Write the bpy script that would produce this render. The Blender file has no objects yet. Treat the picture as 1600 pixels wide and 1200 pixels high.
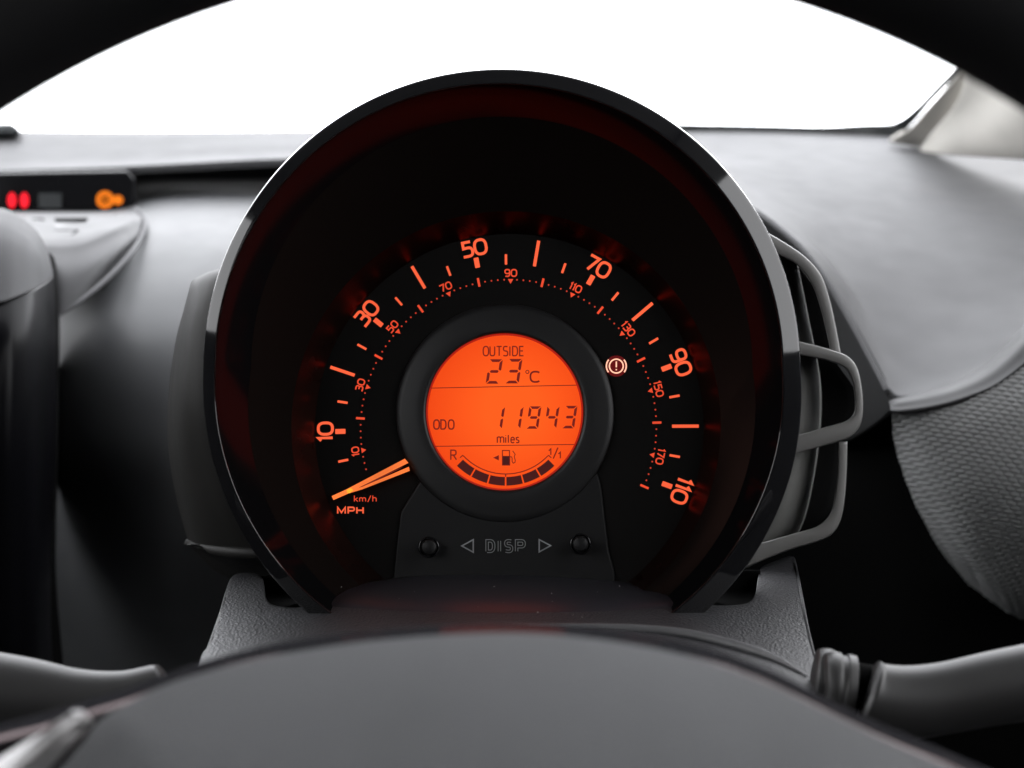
import bpy, bmesh, math, random
from mathutils import Vector, Matrix
random.seed(7)
sc = bpy.context.scene
C = sc.collection
R = math.radians

# ---------------------------------------------------------------- camera, world, exposure
FPX, CAM = 2880.0, 0.62          # focal length in photo pixels, camera to dial distance (m)
cd = bpy.data.cameras.new('camera'); cam = bpy.data.objects.new('camera', cd); C.objects.link(cam)
cam.location = (0, -CAM, 0); cam.rotation_euler = (R(90), 0, 0)
cd.sensor_width = 36; cd.lens = 36*FPX/1600; cd.clip_start = 0.02; cd.clip_end = 50
cd.dof.use_dof = True; cd.dof.focus_distance = 0.615; cd.dof.aperture_fstop = 12.5
cd.dof.aperture_blades = 0
sc.camera = cam
w = bpy.data.worlds.new('World'); sc.world = w; w.use_nodes = True
SKY = 8.0
w.node_tree.nodes['Background'].inputs[0].default_value = (0.975, 0.98, 1.0, 1)
w.node_tree.nodes['Background'].inputs[1].default_value = SKY
sc.view_settings.view_transform = 'Standard'; sc.view_settings.look = 'None'
sc.view_settings.exposure = 0; sc.view_settings.gamma = 1
try:
    sc.cycles.max_bounces = 8; sc.cycles.diffuse_bounces = 5; sc.cycles.glossy_bounces = 4
    sc.cycles.use_denoising = True
    sc.cycles.sample_clamp_indirect = 8
except Exception: pass

# ---------------------------------------------------------------- helpers
WL = {}
def P(px, py, Y=0.0):
    d = Y + CAM
    return Vector(((px-800)*d/FPX, Y, (600-py)*d/FPX))
def tag(o, label=None, cat=None, group=None, kind=None):
    if label: o['label'] = label
    if cat: o['category'] = cat
    if group: o['group'] = group
    if kind: o['kind'] = kind
    return o
def thing(name, label, cat, loc=(0, 0, 0), group=None):
    o = bpy.data.objects.new(name, None); C.objects.link(o); o.location = loc
    o.empty_display_size = 0.02; WL[o.name] = Vector(loc)
    return tag(o, label, cat, group)
def obj(name, vf, m, parent=None, smooth=False, label=None, kind=None, solid=0, flip=None, bevel=0):
    vs, fs = vf
    off = WL[parent.name] if parent else Vector((0, 0, 0))
    me = bpy.data.meshes.new(name)
    me.from_pydata([tuple(Vector(v)-off) for v in vs], [], fs)
    me.validate()
    bm = bmesh.new(); bm.from_mesh(me)
    bmesh.ops.remove_doubles(bm, verts=bm.verts, dist=1e-6)
    if flip is None: bmesh.ops.recalc_face_normals(bm, faces=bm.faces)
    else:   # open sheet: face the given point
        bmesh.ops.recalc_face_normals(bm, faces=bm.faces)
        s = 0
        t = Vector(flip)-off
        for f in bm.faces: s += f.normal.dot((t-f.calc_center_median()).normalized())*f.calc_area()
        if s < 0: bmesh.ops.reverse_faces(bm, faces=bm.faces)
    bm.to_mesh(me); bm.free()
    if smooth:
        for p in me.polygons: p.use_smooth = True
    me.materials.append(m)
    o = bpy.data.objects.new(name, me); C.objects.link(o); o.parent = parent
    WL[o.name] = off
    if solid:
        md = o.modifiers.new('shell', 'SOLIDIFY'); md.thickness = solid; md.offset = -1
    if bevel:
        md = o.modifiers.new('soft', 'BEVEL'); md.width = bevel; md.segments = 3; md.limit_method = 'ANGLE'; md.angle_limit = R(35)
    if label: o['label'] = label
    if kind: o['kind'] = kind
    return o
CAMP = (0, -CAM, 0)
def merge(*vfs):
    V, F = [], []
    for v, f in vfs:
        b = len(V); V += list(v); F += [tuple(i+b for i in q) for q in f]
    return V, F
def cr(p, t):        # catmull-rom over a list, t in 0..n-1
    n = len(p); i = min(int(t), n-2); u = t-i
    a = p[max(i-1, 0)]; b = p[i]; c = p[i+1]; d = p[min(i+2, n-1)]
    return tuple(0.5*((2*b[k]) + (-a[k]+c[k])*u + (2*a[k]-5*b[k]+4*c[k]-d[k])*u*u + (-a[k]+3*b[k]-3*c[k]+d[k])*u**3) for k in range(len(b)))
def lin(p, t):
    n = len(p); i = min(int(t), n-2); u = t-i
    return tuple(p[i][k]*(1-u)+p[i+1][k]*u for k in range(len(p[0])))
def curve(p, n, f=cr):
    return [f(p, (len(p)-1)*i/(n-1)) for i in range(n)]
def arcs(p, n):      # resample a smooth polyline evenly by length
    q = curve(p, 400); L = [0]
    for i in range(1, len(q)): L.append(L[-1]+math.dist(q[i], q[i-1]))
    out = []; j = 0
    for i in range(n):
        s = L[-1]*i/(n-1)
        while j < len(L)-2 and L[j+1] < s: j += 1
        d = L[j+1]-L[j]; u = (s-L[j])/d if d else 0
        out.append(tuple(q[j][k]*(1-u)+q[j+1][k]*u for k in range(len(q[0]))))
    return out
def gridf(rows, closed=False):
    V = [v for r in rows for v in r]; n = len(rows[0]); F = []
    for i in range(len(rows)-1):
        for j in range(n if closed else n-1):
            k = (j+1) % n
            F.append((i*n+j, i*n+k, (i+1)*n+k, (i+1)*n+j))
    return V, F
def loft(rows, nu=40, nv=40, disp=None):
    """rows: control rows of (px,py,Y) with the same count each"""
    rr = [curve(r, nu) for r in rows]
    cols = [curve([r[j] for r in rr], nv) for j in range(nu)]
    g = [[P(*cols[j][i]) for j in range(nu)] for i in range(nv)]
    if disp: g = disp(g)
    return gridf(g)
def box(a, b):
    (x0, y0, z0), (x1, y1, z1) = a, b
    V = [(x, y, z) for x in (x0, x1) for y in (y0, y1) for z in (z0, z1)]
    return V, [(0, 1, 3, 2), (4, 6, 7, 5), (0, 4, 5, 1), (2, 3, 7, 6), (0, 2, 6, 4), (1, 5, 7, 3)]
def prism(front, back):
    n = len(front)
    V = list(front)+list(back)
    F = [tuple(range(n)), tuple(reversed(range(n, 2*n)))]
    F += [(i, (i+1) % n, n+(i+1) % n, n+i) for i in range(n)]
    return V, F
def tube(path, radii, n=20, caps=True, ell=1.0):
    """tube along 3-D points"""
    rows = []
    for i, p in enumerate(path):
        a = path[max(i-1, 0)]; b = path[min(i+1, len(path)-1)]
        t = (b-a).normalized()
        u = t.cross(Vector((0, 1, 0))).normalized(); v = t.cross(u).normalized()
        rows.append([p + (u*math.cos(2*math.pi*k/n) + v*math.sin(2*math.pi*k/n)*ell)*radii[i] for k in range(n)])
    V, F = gridf(rows, True)
    if caps:
        F = F+[tuple(range(n)), tuple(range(len(V)-n, len(V)))]
    return V, F

# ---------------------------------------------------------------- materials
def mat(name, col, rough=0.5, spec=0.5, bump=0.0, scale=900, kind='noise', metal=0.0, var=0.12, coat=0.0, rvar=0.12):
    m = bpy.data.materials.new(name); m.use_nodes = True
    nt = m.node_tree; N = nt.nodes; L = nt.links
    b = N['Principled BSDF']
    b.inputs['Roughness'].default_value = rough; b.inputs['Metallic'].default_value = metal
    b.inputs['Specular IOR Level'].default_value = spec
    b.inputs['Coat Weight'].default_value = coat; b.inputs['Coat Roughness'].default_value = 0.03
    tc = N.new('ShaderNodeTexCoord')
    n1 = N.new('ShaderNodeTexNoise'); n1.inputs['Scale'].default_value = 14; n1.inputs['Detail'].default_value = 5
    L.new(tc.outputs['Object'], n1.inputs['Vector'])
    mr = N.new('ShaderNodeMapRange'); mr.inputs['To Min'].default_value = 1-var; mr.inputs['To Max'].default_value = 1+var
    mr.inputs['From Min'].default_value = 0.3; mr.inputs['From Max'].default_value = 0.7
    L.new(n1.outputs['Fac'], mr.inputs['Value'])
    mx = N.new('ShaderNodeVectorMath'); mx.operation = 'SCALE'; mx.inputs[0].default_value = col
    L.new(mr.outputs[0], mx.inputs['Scale']); L.new(mx.outputs[0], b.inputs['Base Color'])
    r2 = N.new('ShaderNodeMapRange'); r2.inputs['To Min'].default_value = rough*(1-rvar); r2.inputs['To Max'].default_value = min(1, rough*(1+rvar))
    n3 = N.new('ShaderNodeTexNoise'); n3.inputs['Scale'].default_value = 60; n3.inputs['Detail'].default_value = 3
    L.new(tc.outputs['Object'], n3.inputs['Vector']); L.new(n3.outputs['Fac'], r2.inputs['Value']); L.new(r2.outputs[0], b.inputs['Roughness'])
    if bump:
        bp = N.new('ShaderNodeBump'); bp.inputs['Strength'].default_value = bump; bp.inputs['Distance'].default_value = 0.0004
        if kind == 'noise':
            n2 = N.new('ShaderNodeTexNoise'); n2.inputs['Scale'].default_value = scale; n2.inputs['Detail'].default_value = 4
            L.new(tc.outputs['Object'], n2.inputs['Vector']); L.new(n2.outputs['Fac'], bp.inputs['Height'])
        else:
            n2 = N.new('ShaderNodeTexVoronoi'); n2.inputs['Scale'].default_value = scale; n2.feature = 'SMOOTH_F1'
            L.new(tc.outputs['Object'], n2.inputs['Vector']); L.new(n2.outputs['Distance'], bp.inputs['Height'])
        L.new(bp.outputs[0], b.inputs['Normal'])
    return m
def emit(name, col, s=1.0, spread=0.0, scale=30):
    m = bpy.data.materials.new(name); m.use_nodes = True
    nt = m.node_tree; N = nt.nodes; L = nt.links
    b = N['Principled BSDF']; b.inputs['Base Color'].default_value = (0.006, 0.006, 0.006, 1); b.inputs['Roughness'].default_value = 0.5
    b.inputs['Specular IOR Level'].default_value = 0.1
    b.inputs['Emission Color'].default_value = (*col, 1); b.inputs['Emission Strength'].default_value = s
    if spread:
        tc = N.new('ShaderNodeTexCoord'); n1 = N.new('ShaderNodeTexNoise'); n1.inputs['Scale'].default_value = scale; n1.inputs['Detail'].default_value = 2
        L.new(tc.outputs['Object'], n1.inputs['Vector'])
        mr = N.new('ShaderNodeMapRange'); mr.inputs['From Min'].default_value = 0.3; mr.inputs['From Max'].default_value = 0.7
        mr.inputs['To Min'].default_value = s*(1-spread); mr.inputs['To Max'].default_value = s*(1+spread)
        L.new(n1.outputs['Fac'], mr.inputs['Value']); L.new(mr.outputs[0], b.inputs['Emission Strength'])
    return m
M = {
 'gloss2': mat('console_gloss', (0.0015, 0.0015, 0.002), 0.3, 0.05),
 'gloss': mat('piano_black_gloss', (0.004, 0.004, 0.0045), 0.05, 0.32, rvar=0.3),
 'throat': mat('throat_black', (0.0018, 0.0018, 0.002), 0.12, 0.11, rvar=0.3),
 'step': mat('step_black', (0.002, 0.0018, 0.0015), 0.30, 0.42),
 'wall': mat('satin_black_reflector', (0.0026, 0.0021, 0.0019), 0.5, 0.0),
 'dial': mat('dial_black', (0.0024, 0.0021, 0.0019), 0.55, 0.06),
 'disc': mat('dark_grey_satin', (0.0062, 0.0062, 0.0064), 0.42, 0.22, bump=0.05, scale=2500),
 'panel': mat('dark_panel', (0.0048, 0.0048, 0.0050), 0.45, 0.15, bump=0.05, scale=2500),
 'shell': mat('warm_grey_shell', (0.0080, 0.0078, 0.0072), 0.55, 0.10, bump=0.12, scale=3500),
 'frame': mat('grey_frame_plastic', (0.078, 0.076, 0.073), 0.42, 0.5, bump=0.15, scale=3500),
 'pad': mat('dash_soft_grey', (0.045, 0.045, 0.047), 0.62, 0.22, bump=0.10, scale=1500),
 'fascia': mat('dash_fascia_grey', (0.048, 0.0495, 0.052), 0.5, 0.35, bump=0.08, scale=1500),
 'black': mat('matt_black', (0.0018, 0.0018, 0.0018), 0.9, 0.02),
 'cowl': mat('grained_cowl_plastic', (0.015, 0.015, 0.0165), 0.46, 0.42, bump=0.7, scale=1300, kind='vor'),
 'smooth': mat('smooth_cowl_plastic', (0.011, 0.011, 0.0135), 0.36, 0.4),
 'hub': mat('airbag_cover_vinyl', (0.115, 0.117, 0.122), 0.62, 0.25, bump=0.5, scale=1500),
 'hubdark': mat('wheel_back_shell', (0.006, 0.006, 0.0066), 0.30, 0.45),
 'rim': mat('wheel_rim_leather', (0.0025, 0.0025, 0.0028), 0.65, 0.12, bump=0.2, scale=900),
 'silver': mat('satin_silver', (0.17, 0.165, 0.165), 0.45, 0.5, metal=0.2),
 'stalk': mat('stalk_black_plastic', (0.012, 0.0117, 0.0117), 0.45, 0.38, bump=0.06, scale=1500),
 'pillar': mat('cream_trim', (0.43, 0.415, 0.385), 0.85, 0.1, bump=0.1, scale=900),
 'seal': mat('glass_frit_black', (0.006, 0.008, 0.008), 0.4, 0.4),
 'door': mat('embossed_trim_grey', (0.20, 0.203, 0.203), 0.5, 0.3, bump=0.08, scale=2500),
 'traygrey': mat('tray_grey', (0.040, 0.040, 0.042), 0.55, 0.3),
 'edge': mat('door_edge_grey', (0.030, 0.030, 0.031), 0.55, 0.2),
 'podgrey': mat('pod_light_grey', (0.044, 0.044, 0.046), 0.65, 0.15),
 'inner': mat('worn_grey_plastic', (0.10, 0.10, 0.095), 0.5, 0.3, bump=.3, scale=700, var=.25),
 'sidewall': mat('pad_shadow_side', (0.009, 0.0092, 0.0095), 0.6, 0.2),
 'liner': mat('headlining', (0.06, 0.06, 0.06), 0.9, 0.1),
 'cabin': mat('cabin_dark_trim', (0.03, 0.03, 0.031), 0.8, 0.2),
 'dust': mat('dust', (0.35, 0.34, 0.33), 0.8, 0.2),
 'lit_letter': mat('lit_letter_edge', (0.17, 0.175, 0.18), 0.35, 0.6),
 'tick': emit('backlit_orange', (1.0, 0.125, 0.045), 1.05, 0.12, 25),
 'dots': emit('backlit_dots', (0.62, 0.05, 0.022), 0.9),
 'kmnum': emit('backlit_small', (1.0, 0.085, 0.030), 0.85, 0.1, 25),
 'needle': emit('needle_orange', (1.0, 0.20, 0.04), 1.0, 0.25, 60),
 'needle_hot': emit('needle_hot', (1.0, 0.45, 0.03), 1.1),
 'needle_dim': emit('needle_dim', (0.16, 0.012, 0.006), 1.0),
 'lcdink': emit('lcd_ink', (0.17, 0.008, 0.004), 1.0),
 'lcdblk': emit('lcd_block_ink', (0.055, 0.005, 0.004), 1.0),
 'lampwhite': emit('lamp_symbol', (1.25, 0.62, 0.42), 1.1),
 'lampred': emit('lamp_red_backing', (0.11, 0.0, 0.001), 1.0),
 'redled': emit('red_led', (1.0, 0.005, 0.02), 1.5),
 'amberled': emit('amber_led', (1.0, 0.22, 0.0), 1.1),
}
def smoked(name, dif, glo, rough):      # red-smoked glossy plastic: weak tinted reflections over black
    m = bpy.data.materials.new(name); m.use_nodes = True; N = m.node_tree.nodes; L = m.node_tree.links
    N.remove(N['Principled BSDF']); o = N['Material Output']
    d = N.new('ShaderNodeBsdfDiffuse'); d.inputs[0].default_value = (*dif, 1)
    g = N.new('ShaderNodeBsdfGlossy'); g.inputs['Color'].default_value = (*glo, 1)
    tc = N.new('ShaderNodeTexCoord'); n = N.new('ShaderNodeTexNoise'); n.inputs['Scale'].default_value = 45; n.inputs['Detail'].default_value = 4
    r = N.new('ShaderNodeMapRange'); r.inputs['To Min'].default_value = rough*.9; r.inputs['To Max'].default_value = rough*1.1
    a = N.new('ShaderNodeAddShader')
    L.new(tc.outputs['Object'], n.inputs[0]); L.new(n.outputs['Fac'], r.inputs[0]); L.new(r.outputs[0], g.inputs['Roughness'])
    L.new(d.outputs[0], a.inputs[0]); L.new(g.outputs[0], a.inputs[1]); L.new(a.outputs[0], o.inputs[0])
    return m
M['step'] = smoked('smoked_step', (.0020, .0017, .0015), (.050, .0095, .006), .27)
M['wall'] = smoked('smoked_wall', (.0034, .0026, .0023), (.0022, .0010, .0008), .4)
M['hubdark'] = smoked('wheel_back_shell', (.009, .009, .010), (.052, .042, .042), .09)
M['throat'] = smoked('smoked_throat', (.0018, .0018, .002), (.010, .0026, .0020), .10)
# LCD backlight: brighter towards the middle right, as its lamp sits there
m = bpy.data.materials.new('lcd_backlight'); m.use_nodes = True; M['lcd'] = m
N = m.node_tree.nodes; L = m.node_tree.links; b = N['Principled BSDF']
b.inputs['Base Color'].default_value = (0.003, 0.001, 0.001, 1); b.inputs['Roughness'].default_value = 0.4; b.inputs['Specular IOR Level'].default_value = 0.05
tc = N.new('ShaderNodeTexCoord'); mp = N.new('ShaderNodeMapping'); L.new(tc.outputs['Object'], mp.inputs[0])
gr = N.new('ShaderNodeTexGradient'); gr.gradient_type = 'SPHERICAL'; L.new(mp.outputs[0], gr.inputs[0])
rp = N.new('ShaderNodeValToRGB'); L.new(gr.outputs['Fac'], rp.inputs[0])
rp.color_ramp.elements[0].position = 0.0; rp.color_ramp.elements[0].color = (0.80, 0.045, 0.004, 1)
rp.color_ramp.elements[1].position = 0.75; rp.color_ramp.elements[1].color = (1.0, 0.112, 0.012, 1)
L.new(rp.outputs[0], b.inputs['Emission Color']); b.inputs['Emission Strength'].default_value = 1.05
LCDMAP = mp
# windscreen glass
g = bpy.data.materials.new('windscreen_glass'); g.use_nodes = True; N = g.node_tree.nodes; L = g.node_tree.links
for n in list(N):
    if n.type != 'OUTPUT_MATERIAL': N.remove(n)
out = [n for n in N if n.type == 'OUTPUT_MATERIAL'][0]
tr = N.new('ShaderNodeBsdfTransparent'); tr.inputs[0].default_value = (0.95, 0.955, 0.965, 1)
gl = N.new('ShaderNodeBsdfGlossy'); gl.inputs['Roughness'].default_value = 0.02
mx = N.new('ShaderNodeMixShader'); fr = N.new('ShaderNodeLayerWeight'); pw = N.new('ShaderNodeMath'); pw.operation = 'POWER'; pw.inputs[1].default_value = 5
ma = N.new('ShaderNodeMath'); ma.operation = 'MULTIPLY_ADD'; ma.inputs[1].default_value = .9; ma.inputs[2].default_value = .03
L.new(fr.outputs['Facing'], pw.inputs[0]); L.new(pw.outputs[0], ma.inputs[0])
L.new(ma.outputs[0], mx.inputs[0]); L.new(tr.outputs[0], mx.inputs[1]); L.new(gl.outputs[0], mx.inputs[2]); L.new(mx.outputs[0], out.inputs[0])
M['glass'] = g

# ---------------------------------------------------------------- cabin round the camera
def st(name, vf, m): return tag(obj(name, vf, m), kind='structure')
ROOF = 0.74
def side(x0, x1, ya, yb, za, zb):   # side wall with one window opening from ya..yb, za..zb
    return merge(box((x0, -1.9, -0.76), (x1, 0.80, za)), box((x0, -1.9, zb), (x1, yb, ROOF-.002)), box((x0, -1.9, za+.001), (x1, ya, zb-.001)))
st('roof', box((-0.90, -1.9, ROOF), (0.85, 0.02, ROOF+.04)), M['liner'])
st('floor', box((-0.90, -1.9, -0.80), (0.85, 0.95, -0.76)), M['cabin'])
st('rear_wall', box((-0.90, -1.94, -0.76), (0.85, -1.902, ROOF+.04)), M['cabin'])
st('bulkhead', box((-0.90, 0.80, -0.76), (0.85, 0.84, 0.13)), M['cabin'])
for x0, x1, zs, zt in ((.55, .60, .04, .72), (-.90, -.855, .12, .54)):
    st('side_wall', merge(side(x0, x1, -1.55, .02, zs, zt), box((x0+.001, -.98, zs+.0001), (x1-.001, -.90, zt-.0001)), box((x0+.001, .45, zs+.0001), (x1-.001, .799, .24)), box((x0+.001, .20, zs+.0001), (x1-.001, .449, .42))), M['cabin'])
# windscreen: a real sloping pane with its black edging
t = thing('windscreen', 'bright windscreen with thin black edging above the dashboard', 'windscreen', tuple(P(700, 205, 0.62)))
WA = [P(-900, 207, 0.64), P(1430, 203, 0.66)]
WB = [Vector((-0.80, 0.02, ROOF)), Vector((0.52, 0.02, ROOF))]
dn = Vector((0, 0.004, 0.003))
obj('glass', prism([WA[0], WA[1], WB[1], WB[0]], [WA[0]+dn, WA[1]+dn, WB[1]+dn, WB[0]+dn]), M['glass'], t)
def ribbon3(path, widths, dirs, thick):
    rows = []
    for p, wd, d in zip(path, widths, dirs):
        p = Vector(p); d = Vector(d).normalized()
        rows.append([p-d*wd, p+d*wd, p+d*wd+thick, p-d*wd+thick])
    V, F = gridf(rows, True); n = len(V)
    return V, F+[(0, 1, 2, 3), (n-4, n-3, n-2, n-1)]
ed = arcs([(1020, 197.5, .64), (1180, 201.5, .64), (1320, 206, .64), (1375, 206, .64), (1402, 201, .635), (1425, 184, .62), (1460, 147, .58), (1500, 106, .53), (1560, 40, .47)], 60)
wid = [0.0022+0.0012*min(1, i/40)+0.0022*math.exp(-((i-33)/5)**2) for i in range(60)]
wid = [w_ if i < 38 else max(0.0022, w_*(1-(i-38)/14)) for i, w_ in enumerate(wid)]
pp = [P(*e) for e in ed]
dirs = []
for i in range(60):
    tt = (pp[min(i+1, 59)]-pp[max(i-1, 0)]).normalized(); dirs.append(tt.cross(Vector((0, 1, 0))))
obj('glass_edging', ribbon3(pp, wid, dirs, Vector((0, 0.004, 0))), M['seal'], t)
# A pillar trim
t = thing('windscreen_pillar', 'cream plastic pillar trim at the right edge of the windscreen', 'pillar trim', tuple(P(1500, 230, .5)))
obj('trim_panel', loft([[(1520, 60, .42), (1560, 60, .40), (1640, 60, .34), (1760, 60, .26)],
                      [(1500, 150, .47), (1545, 150, .44), (1620, 160, .38), (1760, 165, .30)],
                      [(1452, 212, .545), (1500, 218, .50), (1600, 226, .43), (1760, 240, .34)],
                      [(1435, 236, .56), (1490, 243, .52), (1600, 250, .45), (1760, 262, .36)]], 24, 24), M['pillar'], t, True, solid=.003, flip=CAMP)
obj('pillar_edge', loft([[(1534, 60, .429), (1535, 60, .427), (1550, 60, .430)],
                       [(1503, 108, .459), (1508, 108, .457), (1532, 110, .462)],
                       [(1463, 154, .505), (1473, 154, .502), (1508, 155, .506)],
                       [(1427, 195, .548), (1440, 194, .544), (1484, 194, .548)],
                       [(1405, 210, .562), (1420, 210, .558), (1470, 214, .560)],
                       [(1388, 222, .576), (1408, 226, .572), (1460, 234, .574)]], 12, 24), M['pillar'], t, True, solid=.003, flip=CAMP, label='paler narrow strip beside the glass')

# ---------------------------------------------------------------- dashboard
dash = thing('dashboard', 'soft grey moulded dashboard running behind the round speedometer', 'dashboard', tuple(P(700, 700, .3)))
# upper pad on the left, under the windscreen, overhanging the recess
def padrow(y0, y1, Y): return [(-260, y0+2, Y), (0, y0, Y), (200, (y0*2+y1)/3+1, Y), (420, y1, Y), (620, y1-2, Y), (860, y1-2, Y)]
def lipr(dy, Y): return [(-260, 274+dy, Y), (0, 267+dy, Y), (200, 260+dy, Y), (420, 249+dy, Y), (620, 244+dy, Y), (860, 240+dy, Y)]
pad = [padrow(204, 204, .66), padrow(212, 210, .625), padrow(236, 226, .565), padrow(254, 240, .525), lipr(0, .480), lipr(5, .475), lipr(5, .485), lipr(-12, .60)]
obj('upper_pad', loft(pad, 60, 70), M['pad'], dash, True, solid=.002, flip=(0, .3, 1.0))
# recess back wall
obj('recess_back', loft([[(-260, 235, .63), (200, 232, .63), (860, 228, .63)], [(-260, 300, .60), (200, 300, .60), (860, 300, .60)]], 12, 6), M['smooth'], dash, True, solid=.002, flip=CAMP)
# fascia: shelf rolling over into the vertical face
fx = [-40, 80, 170, 240, 310, 380, 480, 700, 900]
def frow(y, Y): return [(x, y + (6 if x < 60 else 0), Y + .00035*max(0, 200-x) + .05*max(0, min(1, (250-x)/40))*max(0, min(1, (352-y)/30))) for x in fx]
fas = [frow(280, .60), frow(288, .545), frow(300, .50), frow(322, .435), frow(345, .385), frow(370, .352), frow(405, .322), frow(460, .292), frow(540, .268), frow(640, .258), frow(760, .262), frow(900, .295), frow(1100, .38), frow(1300, .44)]
obj('fascia', loft(fas, 60, 100), M['fascia'], dash, True, solid=.003, flip=CAMP)
# right hand pad: broad top rolling down at its left edge
rp_ = [
 [(980, 200, .66), (1060, 201, .655), (1200, 204, .65), (1400, 213, .64), (1500, 222, .60), (1700, 238, .52)],
 [(990, 235, .52), (1080, 232, .54), (1210, 236, .53), (1400, 250, .505), (1520, 262, .50), (1700, 290, .45)],
 [(1030, 275, .40), (1120, 262, .42), (1250, 280, .41), (1420, 310, .38), (1540, 335, .35), (1700, 370, .30)],
 [(1120, 300, .30), (1180, 305, .325), (1290, 345, .315), (1440, 390, .29), (1550, 410, .27), (1700, 430, .24)],
 [(1185, 330, .255), (1235, 350, .275), (1330, 420, .255), (1460, 470, .235), (1560, 480, .22), (1700, 480, .20)],
 [(1265, 398, .220), (1300, 420, .235), (1370, 500, .215), (1475, 540, .195), (1570, 530, .185), (1700, 510, .17)],
 [(1325, 490, .195), (1345, 505, .205), (1400, 570, .185), (1480, 585, .170), (1560, 565, .165), (1700, 500, .155)],
 [(1387, 606, .165), (1393, 612, .165), (1412, 620, .160), (1480, 606, .155), (1550, 572, .152), (1700, 430, .145)]]
obj('right_pad', loft(rp_, 60, 80), M['pad'], dash, True, solid=.002, flip=(0.2, -.2, .8))
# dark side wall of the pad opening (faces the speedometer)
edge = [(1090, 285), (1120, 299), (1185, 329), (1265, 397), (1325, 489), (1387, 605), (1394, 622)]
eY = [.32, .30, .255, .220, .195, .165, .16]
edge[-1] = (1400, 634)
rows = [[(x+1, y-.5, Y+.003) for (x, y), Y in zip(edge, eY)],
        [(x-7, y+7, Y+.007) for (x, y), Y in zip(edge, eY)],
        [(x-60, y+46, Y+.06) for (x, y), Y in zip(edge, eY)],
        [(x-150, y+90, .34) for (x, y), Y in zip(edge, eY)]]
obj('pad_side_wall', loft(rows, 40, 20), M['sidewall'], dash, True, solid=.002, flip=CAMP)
# lower fascia on the right, its shadow painted in as matt black
obj('lower_fascia', loft([[(900, 300, .40), (1150, 330, .38), (1300, 500, .32), (1400, 640, .24), (1480, 700, .22)],
                          [(900, 600, .34), (1150, 600, .32), (1300, 640, .28), (1400, 720, .235), (1520, 800, .22)],
                          [(900, 900, .32), (1150, 900, .30), (1300, 900, .27), (1440, 900, .235), (1600, 930, .22)],
                          [(900, 1300, .32), (1150, 1300, .30), (1300, 1300, .27), (1440, 1300, .24), (1750, 1300, .22)]], 30, 30), M['black'], dash, True, solid=.002, flip=CAMP)
# unidentified grey object lying at the far left base of the glass
k = obj('unknown_dark_object', prism([P(-60, 196, .60), P(18, 193, .60), P(30, 202, .60), P(33, 209, .60), P(-60, 209, .60)],
                       [P(-60, 194, .64), P(18, 192, .64), P(30, 200, .64), P(33, 209, .64), P(-60, 209, .64)]), mat('dark_object_grey', (0.02, 0.024, 0.026), 0.5), dash, bevel=.002)
# passenger side warning display
t2 = obj('warning_display', prism([P(-120, 272, .468), P(200, 265.5, .468), P(212, 280, .468), P(213, 318, .468), P(205, 329, .468), P(-120, 331, .468)],
                                [P(-120, 272, .52), P(200, 265.5, .52), P(212, 280, .52), P(213, 318, .52), P(205, 329, .52), P(-120, 331, .52)]), M['gloss'], dash, bevel=.002)
def ellps(cx, cy, rx, ry, Y, n=28, th=.001, ri=0):
    f = [P(cx+rx*math.cos(2*math.pi*i/n), cy+ry*math.sin(2*math.pi*i/n), Y) for i in range(n)]
    bk = [P(cx+rx*math.cos(2*math.pi*i/n), cy+ry*math.sin(2*math.pi*i/n), Y+th) for i in range(n)]
    return prism(f, bk)
for cx in (18.5, 38): obj('red_warning_light', ellps(cx, 313, 6.5, 12, .4665), M['redled'], t2)
ring = []
for rr in (13.5, 7):
    ring.append([P(164+rr*math.cos(2*math.pi*i/28), 312+rr*math.sin(2*math.pi*i/28), .4665) for i in range(28)])
am = merge(gridf(ring, True), ellps(164, 312, 3.2, 3.2, .4666), ellps(184, 312.5, 8, 7.2, .4664))
obj('amber_warning_light', am, M['amberled'], t2)
obj('sensor_window', prism([P(60, 302, .4672), P(96, 302, .4672), P(96, 325, .4672), P(60, 325, .4672)], [P(60, 302, .4682), P(96, 302, .4682), P(96, 325, .4682), P(60, 325, .4682)]), mat('display_window', (.010, .012, .013), .3, .3), t2)
# tray under the display: floor, slots and curved front wall
tray = obj('tray', loft([[(-60, 331, .44), (60, 331, .44), (140, 331, .44), (190, 330, .44), (215, 329, .44)],
                         [(-60, 345, .375), (60, 345, .375), (140, 343, .377), (195, 338, .387), (219, 332, .41)],
                         [(-60, 370, .330), (60, 368, .330), (125, 364, .332), (190, 348, .352), (222, 336, .39)],
                         [(-60, 384, .314), (60, 380, .314), (122, 378, .314), (185, 356, .336), (221, 342, .375)],
                         [(-60, 398, .306), (60, 394, .306), (120, 392, .306), (183, 369, .328), (220, 352, .362)],
                         [(-60, 450, .290), (60, 440, .290), (110, 430, .291), (176, 398, .309), (215, 370, .345)],
                         [(-60, 540, .285), (60, 520, .283), (96, 492, .281), (150, 446, .297), (203, 396, .328)]], 50, 60), M['traygrey'], dash, True, solid=.001, flip=(0, -.3, .9))
obj('tray_slot', prism([P(84, 351.0, .3585), P(140, 350.0, .3605), P(128, 355, .3515), P(92, 355.5, .3505)], [P(84, 351.0, .3605), P(140, 350.0, .3625), P(128, 355, .3535), P(92, 355.5, .3525)]), M['smooth'], tray)
tmesh = [v.co+WL['dashboard'] for v in tray.data.vertices]
tproj = [(800+FPX*v.x/(v.y+CAM), 600-FPX*v.z/(v.y+CAM), v.y) for v in tmesh]
def on_tray(px, py, lift):
    q = min(tproj, key=lambda t_: (t_[0]-px)**2+(t_[1]-py)**2+(0 if t_[1] < 400 else 1e4)); return P(px, py, q[2]-lift)
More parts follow.
